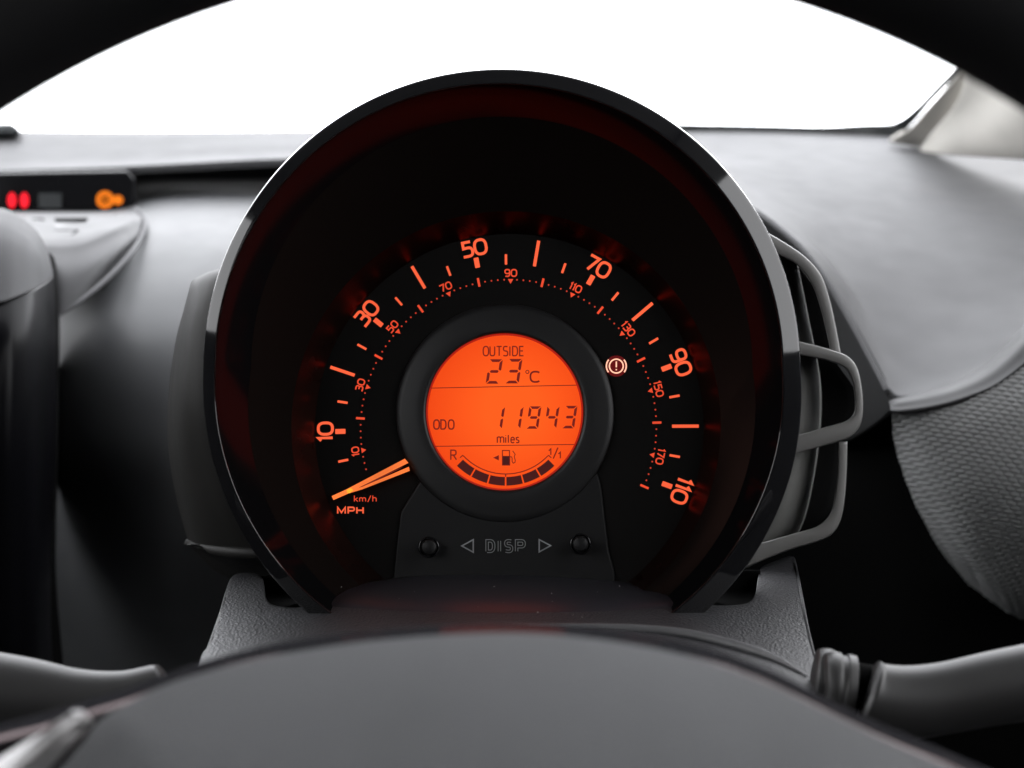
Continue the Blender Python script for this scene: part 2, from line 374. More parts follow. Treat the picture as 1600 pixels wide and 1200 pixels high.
for pts, mm in (([(50, 341.5), (68, 341), (71, 345.5), (54, 346)], 'black'), ([(84, 341), (138, 340), (134, 346), (88, 347)], 'black'), ([(166, 343), (180, 335), (184, 335.5), (172, 345)], 'black'),
                ([(83, 359.5), (124, 359), (116, 365), (107, 369), (101, 369), (92, 365)], 'black')):
    obj('tray_slot', prism([on_tray(x, y, .0006) for x, y in pts], [on_tray(x, y, -.001) for x, y in pts]), M[mm], tray)
lip = arcs([(212, 326, .40), (224, 338, .385), (227, 352, .365), (219, 374, .338), (200, 402, .312), (165, 438, .290), (125, 471, .274), (88, 498, .266)], 50)
lw = [P(*p) for p in lip]
obj('tray_lip', tube(lw, [.0005+.0009*math.sin(math.pi*min(1, i/49*1.0+.08))**.5 for i in range(50)], 12), mat('tray_lip_grey', (.04, .04, .043), .55, .25), dash, True)

# centre console pod at the far left
cons = thing('centre_console', 'rounded centre console pod with gloss black front at the left edge', 'console', tuple(P(0, 900, .2)))
seam = [(-120, 492, .140), (-60, 484, .140), (0, 472, .142), (30, 462, .150), (55, 450, .165), (74, 438, .190), (83, 430, .222)]
obj('pod_cover', loft([[(-120, 328, .26), (-60, 322, .26), (0, 325, .26), (30, 337, .262), (55, 358, .265), (70, 382, .27), (79, 405, .275)],
                     [(-120, 334, .21), (-60, 328, .21), (0, 331, .212), (30, 343, .214), (55, 363, .22), (71, 388, .232), (80, 410, .245)],
                     [(-120, 380, .165), (-60, 372, .165), (0, 372, .167), (30, 380, .172), (55, 393, .182), (72, 408, .203), (82, 420, .230)],
                     seam], 40, 40), M['podgrey'], cons, True, solid=.001, flip=CAMP)
obj('gloss_front', loft([[(x, y+1.5, Y+.001) for x, y, Y in seam],
                       [(-120, 560, .128), (-60, 555, .128), (0, 545, .131), (30, 540, .138), (55, 535, .153), (75, 530, .183), (88, 520, .225)],
                       [(-120, 700, .124), (-60, 700, .124), (0, 700, .127), (30, 700, .135), (55, 700, .150), (74, 700, .183), (87, 700, .225)],
                       [(-120, 900, .13), (-60, 900, .13), (0, 900, .133), (30, 900, .141), (55, 900, .154), (70, 900, .185), (79, 900, .225)],
                       [(-120, 1150, .14), (-60, 1150, .14), (0, 1150, .143), (30, 1150, .15), (55, 1150, .16), (70, 1150, .19), (85, 1150, .225)]], 40, 50), M['gloss2'], cons, True, solid=.001, flip=CAMP)
obj('side_panel', loft([[(78, 395, .276), (84, 402, .285), (88, 415, .30)], [(83, 440, .222), (89, 480, .24), (93, 500, .30)], [(86, 700, .225), (90, 700, .25), (92, 700, .30)],
                      [(78, 900, .225), (84, 900, .25), (88, 900, .30)], [(84, 1150, .225), (100, 1150, .25), (110, 1150, .30)]], 10, 40), M['black'], cons, True, solid=.001, flip=(.3, -.4, 0))

# door trim panel on the right with embossed oblong pattern (real relief)
door = thing('door_panel', 'grey door trim panel embossed with rows of small oblong dimples', 'door panel', tuple(P(1550, 1000, .12)))
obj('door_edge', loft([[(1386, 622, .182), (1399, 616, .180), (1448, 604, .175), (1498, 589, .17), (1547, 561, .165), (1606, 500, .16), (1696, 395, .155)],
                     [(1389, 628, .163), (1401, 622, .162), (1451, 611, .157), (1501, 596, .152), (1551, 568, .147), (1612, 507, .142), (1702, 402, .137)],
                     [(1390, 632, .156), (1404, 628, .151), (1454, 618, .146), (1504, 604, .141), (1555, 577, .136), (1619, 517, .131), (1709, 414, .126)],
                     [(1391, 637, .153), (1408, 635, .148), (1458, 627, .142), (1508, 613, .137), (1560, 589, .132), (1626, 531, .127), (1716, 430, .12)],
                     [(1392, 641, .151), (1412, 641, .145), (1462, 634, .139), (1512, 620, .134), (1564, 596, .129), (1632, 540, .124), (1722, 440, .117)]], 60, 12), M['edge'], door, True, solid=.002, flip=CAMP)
def emboss(g):
    nv = len(g); nu = len(g[0]); out = []
    for i in range(nv):
        r = []
        for j in range(nu):
            p = g[i][j]; a = g[min(i+1, nv-1)][j]-g[max(i-1, 0)][j]; b_ = g[i][min(j+1, nu-1)]-g[i][max(j-1, 0)]
            n = a.cross(b_)
            n = n.normalized() if n.length > 1e-9 else Vector((0, -1, 0))
            if n.y > 0: n = -n
            q = p; X = (q.x*0.96 - q.z*0.10)*FPX/.755; Z = (q.z + q.x*.16)*FPX/.755
            rw = math.floor(Z/7.3); fz = Z/7.3-rw; fx0 = (X/14.6+(.5 if rw % 2 else 0)) % 1.0
            ex = (fx0-.5)/.42; ez = (fz-.5)/.46
            h = max(0, 1-(ex*ex*ex*ex+ez*ez))
            fade = min(1, i/8)
            r.append(p+n*(h*.00045*fade))
        out.append(r)
    return out
obj('embossed_panel', loft([[(1393, 641, .152), (1430, 638, .146), (1490, 627, .138), (1560, 597, .130), (1632, 540, .125), (1722, 440, .118)],
                          [(1400, 700, .178), (1440, 690, .152), (1500, 680, .138), (1570, 660, .129), (1640, 640, .123), (1722, 600, .118)],
                          [(1432, 790, .195), (1475, 780, .163), (1520, 770, .146), (1580, 755, .136), (1650, 740, .129), (1722, 720, .124)],
                          [(1478, 870, .212), (1515, 865, .180), (1555, 855, .163), (1605, 845, .152), (1660, 835, .144), (1722, 820, .138)],
                          [(1540, 940, .240), (1565, 940, .208), (1595, 935, .192), (1635, 930, .181), (1680, 925, .173), (1722, 920, .167)],
                          [(1590, 990, .29), (1610, 990, .25), (1635, 990, .235), (1660, 990, .225), (1690, 990, .216), (1722, 990, .21)]], 380, 560, emboss), M['door'], door, True, solid=.002, flip=CAMP)

# ---------------------------------------------------------------- instrument cluster
DC = Vector((-0.00158, 0, -0.01439)); TILT, YAW = R(-5.653), R(-5.775)
RM = Matrix.Rotation(YAW, 3, 'Z') @ Matrix.Rotation(TILT, 3, 'X')
DN = RM @ Vector((0, -1, 0))          # dial normal, towards the driver
def DL(u, v, h=0.0): return DC + RM @ Vector((u, -h, v))
def pol(r, th, h=0.0): return DL(r*math.cos(th), r*math.sin(th), h)
def DP(px, py, h=0.0):                # point of the dial plane (raised by h) seen at a photo pixel
    d = P(px, py, 1.0)-Vector(CAMP); o = Vector(CAMP); c = DC+DN*h
    return o + d*((c-o).dot(DN)/d.dot(DN))
def DUV(px, py, h=0.0):
    q = RM.transposed() @ (DP(px, py, h)-DC); return (q.x, q.z)
TH0, KM_, KK_ = R(201.89), R(2.01563), R(1.25113)

cl = thing('speedometer', 'large round black speedometer pod glowing orange behind the steering wheel', 'speedometer', tuple(P(784, 960, 0)))
NS = 216
def polar(cx, cy, rf, Y):
    out = []
    for i in range(NS):
        th = 2*math.pi*i/NS; c, s = math.cos(th), math.sin(th)
        r = rf(c, s) if callable(rf) else rf
        yy = Y(c, s) if callable(Y) else Y
        out.append(P(cx+r*c, cy-r*s, yy))
    return out
ng = lambda s: max(0, -s)
R1 = lambda c, s: 466+ng(s)*(34.5+9*c)
R2 = lambda c, s: 443-5*c*(1-ng(s))+29*ng(s)
R3 = lambda c, s: 391+62*ng(s)
off = lambda f, d: (lambda c, s: f(c, s)+d)
CX, CY = 784, 574
def mix(k): return lambda c, s: R1(c, s)*(1-k)+R2(c, s)*k
def bY(k): return lambda c, s: -.0415+.40*(R1(c, s)-R2(c, s))*.2e-3*(1-k)**1.15
bez_ = [polar(CX, CY, off(R1, 1.0), .004), polar(CX, CY, off(R1, 0.4), lambda c, s: bY(0)(c, s)+.0012), polar(CX, CY, off(R1, 0), lambda c, s: bY(0)(c, s)+.0004), polar(CX, CY, off(R1, -.8), bY(0))]
bez_ += [polar(CX, CY, mix(k), bY(k)) for k in (.12, .3, .5, .7, .88, .97)]
bez_ += [polar(CX, CY, off(R2, -.6), -.0411), polar(CX, CY, off(R2, -1.8), -.0390), polar(CX, CY, lambda c, s: R2(c, s)*.6+R3(c, s)*.4, -.033), polar(CX, CY, R3, -.0255)]
obj('bezel_ring', gridf(bez_[:-2], True), M['gloss'], cl, True, solid=0)
obj('bezel_throat', gridf(bez_[-3:], True), M['throat'], cl, True)
# reflector wall from bezel down to the dial
w0 = polar(CX, CY, off(R3, .6), -.0257)
def ringp(r, h): return [pol(r, 2*math.pi*i/NS, h) for i in range(NS)]
r1_ = ringp(.0712, .0120); r0_ = ringp(.0662, .0006); rz = ringp(.0652, 0.0)
mid = [(a*.5+b_*.5)+Vector((0, .0015, 0)) for a, b_ in zip(w0, r1_)]
obj('reflector_wall', gridf([w0, mid, r1_], True), M['wall'], cl, True)
obj('reflector_step', gridf([ringp(.0657+(.0712-.0657)*i/10, .0001+.0119*i/10) for i in range(11)], True), M['step'], cl, True)
dial = obj('dial_face', ([pol(.0660, 2*math.pi*i/NS, 0) for i in range(NS)]+[pol(.0660, 2*math.pi*i/NS, -.002) for i in range(NS)],
                 [tuple(range(NS)), tuple(range(NS, 2*NS))]+[(i, (i+1) % NS, NS+(i+1) % NS, NS+i) for i in range(NS)]), M['dial'], cl)
def bar(th, ra, rb, wd, h=.00018):
    cx = [(ra, -wd), (rb, -wd), (rb, wd), (ra, wd)]
    def pt(r, t, hh): return DL(r*math.cos(th)-t*math.sin(th), r*math.sin(th)+t*math.cos(th), hh)
    # slightly rounded corners
    q = .18*wd; pts = [(ra+q, -wd), (rb-q, -wd), (rb, -wd+q), (rb, wd-q), (rb-q, wd), (ra+q, wd), (ra, wd-q), (ra, -wd+q)]
    return prism([pt(r, t, h) for r, t in pts], [pt(r, t, .00002) for r, t in pts])
PXM = .2153e-3
for v in (20, 40, 60, 80, 100): obj('tick_mark', bar(TH0-KM_*v, .0552, .0641, .00054), M['tick'], dial)
for v in (10, 30, 50, 70, 90, 110): obj('tick_mark', bar(TH0-KM_*v, .0552, .0587, .00084), M['tick'], dial)
for v in range(5, 106, 10): obj('tick_mark', bar(TH0-KM_*v, .0552, .0587, .00040), M['tick'], dial)
for v in range(20, 181, 20): obj('small_tick_mark', bar(TH0-KK_*v, .0487, .0517, .00038), M['kmnum'], dial)
def tri(th):
    def pt(r, t, hh): return DL(r*math.cos(th)-t*math.sin(th), r*math.sin(th)+t*math.cos(th), hh)
    q = [(.0486, 0), (.0502, .0009), (.0502, -.0009)]
    return prism([pt(r, t, .00018) for r, t in q], [pt(r, t, .00002) for r, t in q])
for v in range(10, 171, 20): obj('triangle_mark', tri(TH0-KK_*v), M['kmnum'], dial)
dots = []
for v in range(4, 180, 2):
    if v % 10 == 0: continue
    th = TH0-KK_*v; c = (.0500*math.cos(th), .0500*math.sin(th)); rr = .00030
    f = [DL(c[0]+rr*math.cos(a), c[1]+rr*math.sin(a), .00015) for a in [k*math.pi/3 for k in range(6)]]
    bk = [DL(c[0]+rr*math.cos(a), c[1]+rr*math.sin(a), .00002) for a in [k*math.pi/3 for k in range(6)]]
    dots.append(prism(f, bk))
obj('dot_scale', merge(*dots), M['dots'], dial, kind='stuff')

# ---- stroke lettering (each glyph: polylines in a box of height 1; width returned)
def sup(cx, cy, rx, ry, a0=0, a1=360, n=28, e=2.6):
    o = []
    for i in range(n+1):
        a = R(a0+(a1-a0)*i/n); c, s = math.cos(a), math.sin(a)
        o.append((cx+rx*math.copysign(abs(c)**(2/e), c), cy+ry*math.copysign(abs(s)**(2/e), s)))
    return o
def G(ch):
    W = .62
    if ch == '0' or ch == 'O': return .80 if ch == '0' else .66, [('c', sup(.40 if ch == '0' else .33, .5, .40 if ch == '0' else .31, .5, n=36))]
    if ch == '1': return .26, [('o', [(.02, .80), (.20, 1.0), (.20, 0)])]
    if ch == '3': return .70, [('o', [(.04, 1.0), (.45, 1.0)]+sup(.42, .77, .25, .23, 90, -90, 12)[1:]+[(.22, .54)]),
                               ('o', [(.42, .54)]+sup(.42, .27, .28, .27, 90, -90, 12)[1:]+[(.02, 0)])]
    if ch == '5': return .70, [('o', [(.64, 1.0), (.10, 1.0), (.10, .58), (.38, .60)]+sup(.38, .30, .32, .30, 90, -90, 12)[1:]+[(.02, 0)])]
    if ch == '7': return .68, [('o', [(.0, 1.0), (.66, 1.0), (.26, 0)])]
    if ch == '9': return .72, [('c', sup(.36, .70, .34, .30, n=28)), ('o', [(.70, .70), (.70, .42)]+sup(.40, .32, .30, .32, 0, -90, 10)[1:]+[(.10, 0)])]
    if ch == 'M': return .86, [('o', [(0, 0), (0, 1), (.40, .15), (.80, 1), (.80, 0)])]
    if ch == 'P': return .66, [('o', [(0, 0), (0, 1), (.40, 1)]+sup(.38, .72, .26, .28, 90, -90, 12)[1:]+[(0, .44)])]
    if ch == 'H': return .72, [('o', [(0, 0), (0, 1)]), ('o', [(.66, 0), (.66, 1)]), ('o', [(0, .52), (.66, .52)])]
    if ch == 'k': return .56, [('o', [(0, 0), (0, 1.25)]), ('o', [(.48, .78), (0, .34)]), ('o', [(.16, .46), (.52, 0)])]
    if ch == 'm': return 1.0, [('o', [(0, 0), (0, .8)]), ('o', [(0, .6)]+sup(.22, .5, .22, .28, 150, 0, 8)+[(.44, 0)]), ('o', [(.44, .55)]+sup(.68, .5, .23, .28, 150, 0, 8)+[(.91, 0)])]
    if ch == '/': return .52, [('o', [(0, -.1), (.46, 1.25)])]
    if ch == 'h': return .58, [('o', [(0, 0), (0, 1.25)]), ('o', [(0, .52)]+sup(.26, .5, .26, .30, 150, 0, 8)+[(.52, 0)])]
    if ch == 'U': return .64, [('o', [(0, 1), (0, .30)]+sup(.27, .30, .27, .30, 180, 360, 12)[1:]+[(.54, 1)])]
    if ch == 'T': return .60, [('o', [(-.02, 1), (.56, 1)]), ('o', [(.27, 1), (.27, 0)])]
    if ch == 'S': return .58, [('o', [(.48, .97)]+sup(.26, .76, .24, .24, 80, 250, 12)+sup(.26, .25, .25, .26, 70, -110, 12)+[(.0, .03)])]
    if ch == 'I': return .20, [('o', [(.03, 1), (.03, 0)])]
    if ch == 'D': return .66, [('o', [(0, 0), (0, 1), (.22, 1)]+sup(.22, .5, .34, .5, 88, -88, 18)+[(.22, 0), (0, 0)])]
    if ch == 'E': return .54, [('o', [(.44, 1), (0, 1), (0, 0), (.44, 0)]), ('o', [(0, .52), (.38, .52)])]
    if ch == 'i': return .20, [('o', [(.02, 0), (.02, .72)]), ('o', [(.02, .93), (.02, 1.0)])]
    if ch == 'l': return .20, [('o', [(.02, 0), (.02, 1.05)])]
    if ch == 'e': return .58, [('o', [(.02, .38), (.50, .38)]+sup(.26, .36, .24, .37, 10, 320, 20))]
    if ch == 's': return .46, [('o', [(.38, .70)]+sup(.20, .55, .18, .17, 80, 240, 8)+sup(.20, .18, .19, .18, 60, -110, 8)+[(.0, .03)])]
    if ch == 'R': return .64, [('o', [(0, 0), (0, 1), (.26, 1)]+sup(.26, .74, .24, .26, 90, -90, 12)[1:]+[(0, .48)]), ('o', [(.24, .48), (.54, 0)])]
    if ch == 'C': return .66, [('o', sup(.34, .5, .34, .5, 48, 312, 24))]
    raise KeyError(ch)
def stroke(pts, closed, wd):
    """ribbon of half width wd in 2-D: list of (quads)"""
    P2 = [Vector(p) for p in pts]
    if closed and (P2[0]-P2[-1]).length < 1e-6: P2 = P2[:-1]
    q = [P2[0]]
    for p in P2[1:]:
        if (p-q[-1]).length > 1e-5: q.append(p)
    P2 = q; n = len(P2); Lf, Rt = [], []
    for i in range(n):
        if closed: a, b_ = P2[(i-1) % n], P2[(i+1) % n]
        else: a, b_ = P2[max(i-1, 0)], P2[min(i+1, n-1)]
        d1 = (P2[i]-a); d2 = (b_-P2[i])
        d1 = d1.normalized() if d1.length > 1e-9 else d2.normalized()
        d2 = d2.normalized() if d2.length > 1e-9 else d1
        nn = Vector((-(d1.y+d2.y), d1.x+d2.x))
        if nn.length < 1e-6: nn = Vector((-d1.y, d1.x))
        nn.normalize(); k = 1/max(.45, nn.dot(Vector((-d1.y, d1.x))))
        Lf.append(P2[i]+nn*wd*k); Rt.append(P2[i]-nn*wd*k)
    return Lf, Rt, closed
def glyphs(text, height, wd, gap=.16, xs=1.0):
    """-> list of strokes in 2-D, centred on 0,0. wd absolute half width"""
    x = 0; S = []
    for ch in text:
        if ch == ' ': x += .4; continue
        gw, pl = G(ch)
        for k, p in pl: S.append((k == 'c', [((x+a)*height*xs, b_*height) for a, b_ in p]))
        x += gw+gap
    W = (x-gap)*height*xs
    return [(c, [(a-W/2, b_-height/2) for a, b_ in p]) for c, p in S]
def strokes_mesh(S, wd, mapf, h0, h1):
    V, F = [], []; z = 0
    for c, p in S:
        Lf, Rt, _ = stroke(p, c, wd); n = len(Lf); b_ = len(V); e = z*8e-6; z += 1
        for q in Lf: V.append(mapf(q.x, q.y, h1+e))
        for q in Rt: V.append(mapf(q.x, q.y, h1+e))
        for q in Lf: V.append(mapf(q.x, q.y, h0))
        for q in Rt: V.append(mapf(q.x, q.y, h0))
        m_ = n if c else n-1
        for i in range(m_):
            j = (i+1) % n
            F += [(b_+i, b_+j, b_+n+j, b_+n+i), (b_+i, b_+2*n+i, b_+2*n+j, b_+j), (b_+n+i, b_+n+j, b_+3*n+j, b_+3*n+i)]
        if not c:
            for i in (0, n-1): F.append((b_+i, b_+n+i, b_+3*n+i, b_+2*n+i))
    return V, F
def noflip(name, vf, m, parent, label=None):
    return obj(name, vf, m, parent, label=label, flip=CAMP)
def radial_text(text, r, th, height, wd, name, m, parent, gap=.16, xs=1.0):
    ur = Vector((math.cos(th), math.sin(th))); rt = Vector((math.sin(th), -math.cos(th)))
    c = ur*r
    def mp_(x, y, h):
        q = c+rt*x+ur*y; return DL(q.x, q.y, h)
    return noflip(name, strokes_mesh(glyphs(text, height, wd, gap, xs), wd, mp_, .00002, .00018), m, parent)
for v in (10, 30, 50, 70, 90, 110): radial_text(str(v), .0621, TH0-KM_*v, .0049, .00047, 'speed_number', M['tick'], dial, gap=.19)
for v in range(10, 171, 20): radial_text(str(v), .0523, TH0-KK_*v, .0023, .00022, 'small_speed_number', M['kmnum'], dial, gap=.22)
def flat_text(text, x0, x1, y0, y1, wd, h, name, m, parent, gap=.16, hh=.00016, roll=0, thing_label=None):
    """text inside a box of photo pixels, lying on the dial plane raised by h"""
    H = abs(y1-y0)-2*wd; S = glyphs(text, H, wd, gap)
    W = max(a for c, p in S for a, b_ in p)-min(a for c, p in S for a, b_ in p)
    fx_ = (x1-x0-2*wd)/W; cx, cy = (x0+x1)/2, (y0+y1)/2
    mn = (max(a for c, p in S for a, b_ in p)+min(a for c, p in S for a, b_ in p))/2
    S = [(c, [((a-mn)*fx_, b_) for a, b_ in p]) for c, p in S]
    cr_, sr_ = math.cos(R(roll)), math.sin(R(roll))
    return noflip(name, strokes_mesh(S, wd, lambda x, y, z: DP(cx+x*cr_-y*sr_, cy-(x*sr_+y*cr_), h+z), 0.00001, hh), m, parent)
flat_text('MPH', 526.5, 568.5, 791.5, 803.5, 1.2, 0, 'unit_lettering', M['tick'], dial, gap=.26)
flat_text('km/h', 553, 588.5, 775.5, 784.2, .68, 0, 'unit_lettering', M['kmnum'], dial, gap=.24)

# brake warning lamp
lamp = obj('brake_warning_lamp', prism([DP(963+17*math.cos(a), 572+16.5*math.sin(a), .0001) for a in [2*math.pi*i/40 for i in range(40)]],
                                     [DP(963+17*math.cos(a), 572+16.5*math.sin(a), -.0001) for a in [2*math.pi*i/40 for i in range(40)]]), M['lampred'], dial)
def pxm(h): return lambda x, y, z: DP(963+x, 572-y, h+z)
S = [(True, sup(0, 0, 10.8, 10.8, n=40, e=2.0)), (False, sup(0, 0, 15.5, 15.5, 140, 218, 14, 2.0)), (False, sup(0, 0, 15.5, 15.5, 40, -38, 14, 2.0)),
     (False, [(0, 7.2), (0, -1.8)]), (False, [(0, -4.6), (0, -6.6)])]
noflip('warning_symbol', strokes_mesh(S, 1.05, pxm(.0001), 0, .0003), M['lampwhite'], lamp)

# raised centre disc and LCD
HR = .0026
def dpr(cx, cy, r, h, n=120, ry=None): return [DP(cx+r*math.cos(2*math.pi*i/n), cy-(ry or r)*math.sin(2*math.pi*i/n), h) for i in range(n)]
rows = [dpr(789, 646, 170.5, 0), dpr(789, 645.5, 170.5, .0012), dpr(789, 645, 169, .0016), dpr(789, 645, 160, .0019), dpr(789, 645, 142, .0024), dpr(789, 644.5, 129, HR), dpr(788.8, 644, 124.6, HR-.0002), dpr(788.6, 643.6, 123.2, HR-.0008), dpr(788.5, 643.5, 122.4, HR-.0022)]
disc = obj('display_surround', gridf(rows, True), M['disc'], cl, True)
HL = HR-.0020
lcd = obj('round_display', prism(dpr(788.5, 643.5, 122.6, HL), dpr(788.5, 643.5, 122.6, HL-.001)), M['lcd'], cl)
off_ = WL[lcd.name]; cc = DP(800, 640, HL)-off_
LCDMAP.inputs['Location'].default_value = tuple(-c/.036 for c in cc); LCDMAP.inputs['Scale'].default_value = (1/.036,)*3
obj('display_edge', gridf([dpr(788.5, 643.5, 122.6, HL+.0001), dpr(788.5, 643.9, 119.8, HL+.00015)], True), emit('lcd_edge_red', (.42, .012, .004), 1.0), lcd)
HL2 = HL+.00005
def lp(x, y): return (640+x/4.445, 510+y/4.445)      # coordinates measured on an enlargement
def lpoly(pts): return prism([DP(*lp(*p), HL2+.0002) for p in pts], [DP(*lp(*p), HL2) for p in pts])
def lbox(x0, x1, y0, y1): 
    a, b_ = lp(x0, y0), lp(x1, y1); return a[0], b_[0], a[1], b_[1]
flat_text('OUTSIDE', *lbox(507, 795, 135, 208), .95, HL2, 'display_lettering', M['lcdink'], lcd, gap=.15)
flat_text('ODO', *lbox(163, 313, 645, 718), 1.1, HL2, 'display_lettering', M['lcdink'], lcd, gap=.16)
flat_text('miles', *lbox(605, 763, 752, 812), .95, HL2, 'display_lettering', M['lcdink'], lcd, gap=.17)
flat_text('R', *lbox(282, 330, 855, 930), 1.0, HL2, 'display_lettering', M['lcdink'], lcd)
flat_text('C', *lbox(833, 907, 308, 392), 1.4, HL2, 'display_lettering', M['lcdink'], lcd)
def pstroke(name, pl, wd, m, parent, closed=False, hz=.0002):
    S = [(closed, [(lp(*p)[0], -lp(*p)[1]) for p in q]) for q in pl]
    return noflip(name, strokes_mesh(S, wd, lambda x, y, z: DP(x, -y, HL2+z), 0, hz), m, parent)
pstroke('degree_sign', [[(818+11*math.cos(a), 316+11*math.sin(a)) for a in [2*math.pi*i/20 for i in range(20)]]], .65, M['lcdink'], lcd, True)
pstroke('divider_line', [[(150, 428.5), (1163, 408)]], .62, M['lcdink'], lcd)
pstroke('divider_line', [[(176, 833), (1142, 820)]], .62, M['lcdink'], lcd)
SEG = {'0': 'abcdef', '1': 'bc', '2': 'abged', '3': 'abgcd', '4': 'fgbc', '9': 'abcdfg'}
def digit(ch, x0, x1, y0, y1, t, slant):
    """slanted seven segment digit: x0..x1 is the box at the foot; top shifts right by slant"""
    H = y1-y0; W_ = x1-x0; yc = (y0+y1)/2; g_ = t*.26
    def sk(x, y): return (x+slant*(y1-y)/H, y)
    sg = {'a': [(x0+g_, y0), (x1-g_, y0), (x1-t-g_, y0+t), (x0+t+g_, y0+t)],
          'd': [(x0+t+g_, y1-t), (x1-t-g_, y1-t), (x1-g_, y1), (x0+g_, y1)],
          'g': [(x0+t*.6+g_, yc), (x0+t+g_, yc-t/2), (x1-t-g_, yc-t/2), (x1-t*.6-g_, yc), (x1-t-g_, yc+t/2), (x0+t+g_, yc+t/2)],
          'f': [(x0, y0+g_), (x0+t, y0+t+g_), (x0+t, yc-t/2-g_), (x0+t*.3, yc-g_), (x0, yc-t*.4-g_)],
          'e': [(x0, y1-g_), (x0+t, y1-t-g_), (x0+t, yc+t/2+g_), (x0+t*.3, yc+g_), (x0, yc+t*.4+g_)],
          'b': [(x1, y0+g_), (x1-t, y0+t+g_), (x1-t, yc-t/2-g_), (x1-t*.3, yc-g_), (x1, yc-t*.4-g_)],
          'c': [(x1, y1-g_), (x1-t, y1-t-g_), (x1-t, yc+t/2+g_), (x1-t*.3, yc+g_), (x1, yc+t*.4+g_)]}
    for s_ in SEG[ch]: obj('digit_segment', lpoly([sk(*p) for p in sg[s_]]), M['lcdink'], lcd)
digit('2', 528, 622, 228, 398, 19, 26); digit('3', 662, 758, 226, 396, 19, 26)
for ch, x1, dy in (('1', 640, 1), ('1', 768, 0), ('9', 892, -1), ('4', 1018, -2.5), ('3', 1142, -4)):
    digit(ch, x1-84, x1, 556+dy, 712+dy, 18, 24)
# fuel pump pictogram, pointer and 1/1
pstroke('fuel_pump_symbol', [[(645, 862), (694, 862), (694, 963), (645, 963)]], .75, M['lcdink'], lcd, True)
obj('fuel_pump_symbol', lpoly([(642, 900), (698, 900), (698, 966), (642, 966)]), M['lcdblk'], lcd)
pstroke('fuel_pump_symbol', [[(697, 906), (708, 906), (712, 916), (712, 938), (720, 950), (732, 944), (734, 930), (727, 905), (733, 888), (716, 864)]], .65, M['lcdink'], lcd)
obj('pointer_arrow', lpoly([(580, 912), (620, 894), (620, 931)]), M['lcdink'], lcd)
pstroke('full_mark', [[(967, 864), (981, 850), (981, 892)], [(1030, 842), (998, 918)], [(1034, 886), (1047, 874), (1047, 916)]], .95, M['lcdink'], lcd)
FC = (667, 622)
def fp(r, deg): return (FC[0]+r*math.cos(R(deg)), FC[1]-r*math.sin(R(deg)))
for k in range(6):
    a0 = -135+15*k+.65; a1 = -135+15*(k+1)-.65
    pts = [fp(484, a0+(a1-a0)*i/6) for i in range(7)]+[fp(424, a1-(a1-a0)*i/6) for i in range(7)]
    obj('fuel_bar', lpoly(pts), M['lcdblk'], lcd)
pstroke('fuel_scale_line', [[fp(430, -137.5), fp(406, -137.5)]+[fp(403, -136+92*i/40) for i in range(41)]+[fp(406, -42.5), fp(430, -42.5)]], .75, M['lcdink'], lcd)
pstroke('fuel_scale_line', [[fp(405, -90), fp(422, -90)]], .9, M['lcdink'], lcd)

# needle
nd = obj('needle', ([], []), M['needle'], cl) if False else None
def dq(pts, h1, h0): return prism([DP(*p, h1) for p in pts], [DP(*p, h0) for p in pts])
needle = obj('needle', dq([(518.2, 775.2), (541, 764.8), (632.6, 716.6), (638.2, 723.2), (549, 767.6), (545, 770.8), (521, 781.2)], .0040, .0030), M['needle'], cl)
obj('needle_arm', dq([(543.5, 766.4), (566, 760.5), (639, 729.3), (640.2, 735.6), (566, 764.6), (546, 770.5)], .0041, .0031), M['needle'], needle)
obj('needle_tip_glow', dq([(541.5, 765.5), (548, 762.5), (552, 766), (546, 770.6), (542.5, 770)], .0043, .0039), M['needle_hot'], needle)
obj('needle_channel', dq([(552, 764.2), (590, 746.5), (622, 732.5), (630, 729), (626, 731.8), (590, 750), (556, 766)], .0038, .0031), M['needle_dim'], needle)

# base panel with knobs; lit edges of the lettering painted as pale grey outlines
pn = [(626, 800), (620, 850), (612, 925), (690, 915), (790, 908), (880, 913), (962, 925), (960, 893), (951, 860), (945, 810), (939, 760), (934, 740)]+[(789+166*math.cos(R(a)), 647+166*math.sin(R(a))) for a in range(34, 148, 6)]
panel = obj('button_panel', prism([DP(x, y, .0012) for x, y in pn], [DP(x, y, .0001) for x, y in pn]), M['panel'], cl, bevel=.0006)
gg = 'DISP'
flat_text('DISP', 758.5, 821.5, 842.5, 864, 2.6, .0012, 'lettering_lit_edge', M['lit_letter'], panel, gap=.36, hh=.0004)
flat_text('DISP', 759.75, 820.25, 843.75, 862.75, 1.35, .0016, 'lettering_face', M['panel'], panel, gap=.36, hh=.0002)
for pts in ([(719.5, 853), (740.5, 841.5), (740.5, 864.5)], [(841.5, 841.5), (841.5, 864), (862.5, 852.5)]):
    cxx = sum(p[0] for p in pts)/3; cyy = sum(p[1] for p in pts)/3
    a = obj('arrow_lit_edge', dq(pts, .0016, .0010), M['lit_letter'], panel)
    obj('arrow_face', dq([(cxx+(x-cxx)*.70, cyy+(y-cyy)*.70) for x, y in pts], .0018, .0014), M['panel'], a)
def knob(cx, cy, r):
    k = obj('button_collar', gridf([dpr(cx, cy, r*1.35, .0012, 40), dpr(cx, cy, r*1.3, .0020, 40), dpr(cx, cy, r*1.12, .0022, 40), dpr(cx, cy, r*1.05, .0008, 40)], True), M['gloss'], panel, True)
    rows = [dpr(cx, cy, r, .0008, 40), dpr(cx, cy, r, .0062, 40), dpr(cx, cy, r*.94, .0070, 40), dpr(cx, cy, r*.8, .0073, 40)]
    V, F = gridf(rows, True); F = F+[tuple(range(len(V)-40, len(V)))]
    obj('button_cap', (V, F), M['panel'], k, True)
knob(670, 855, 12.5); knob(907, 850, 12.5)

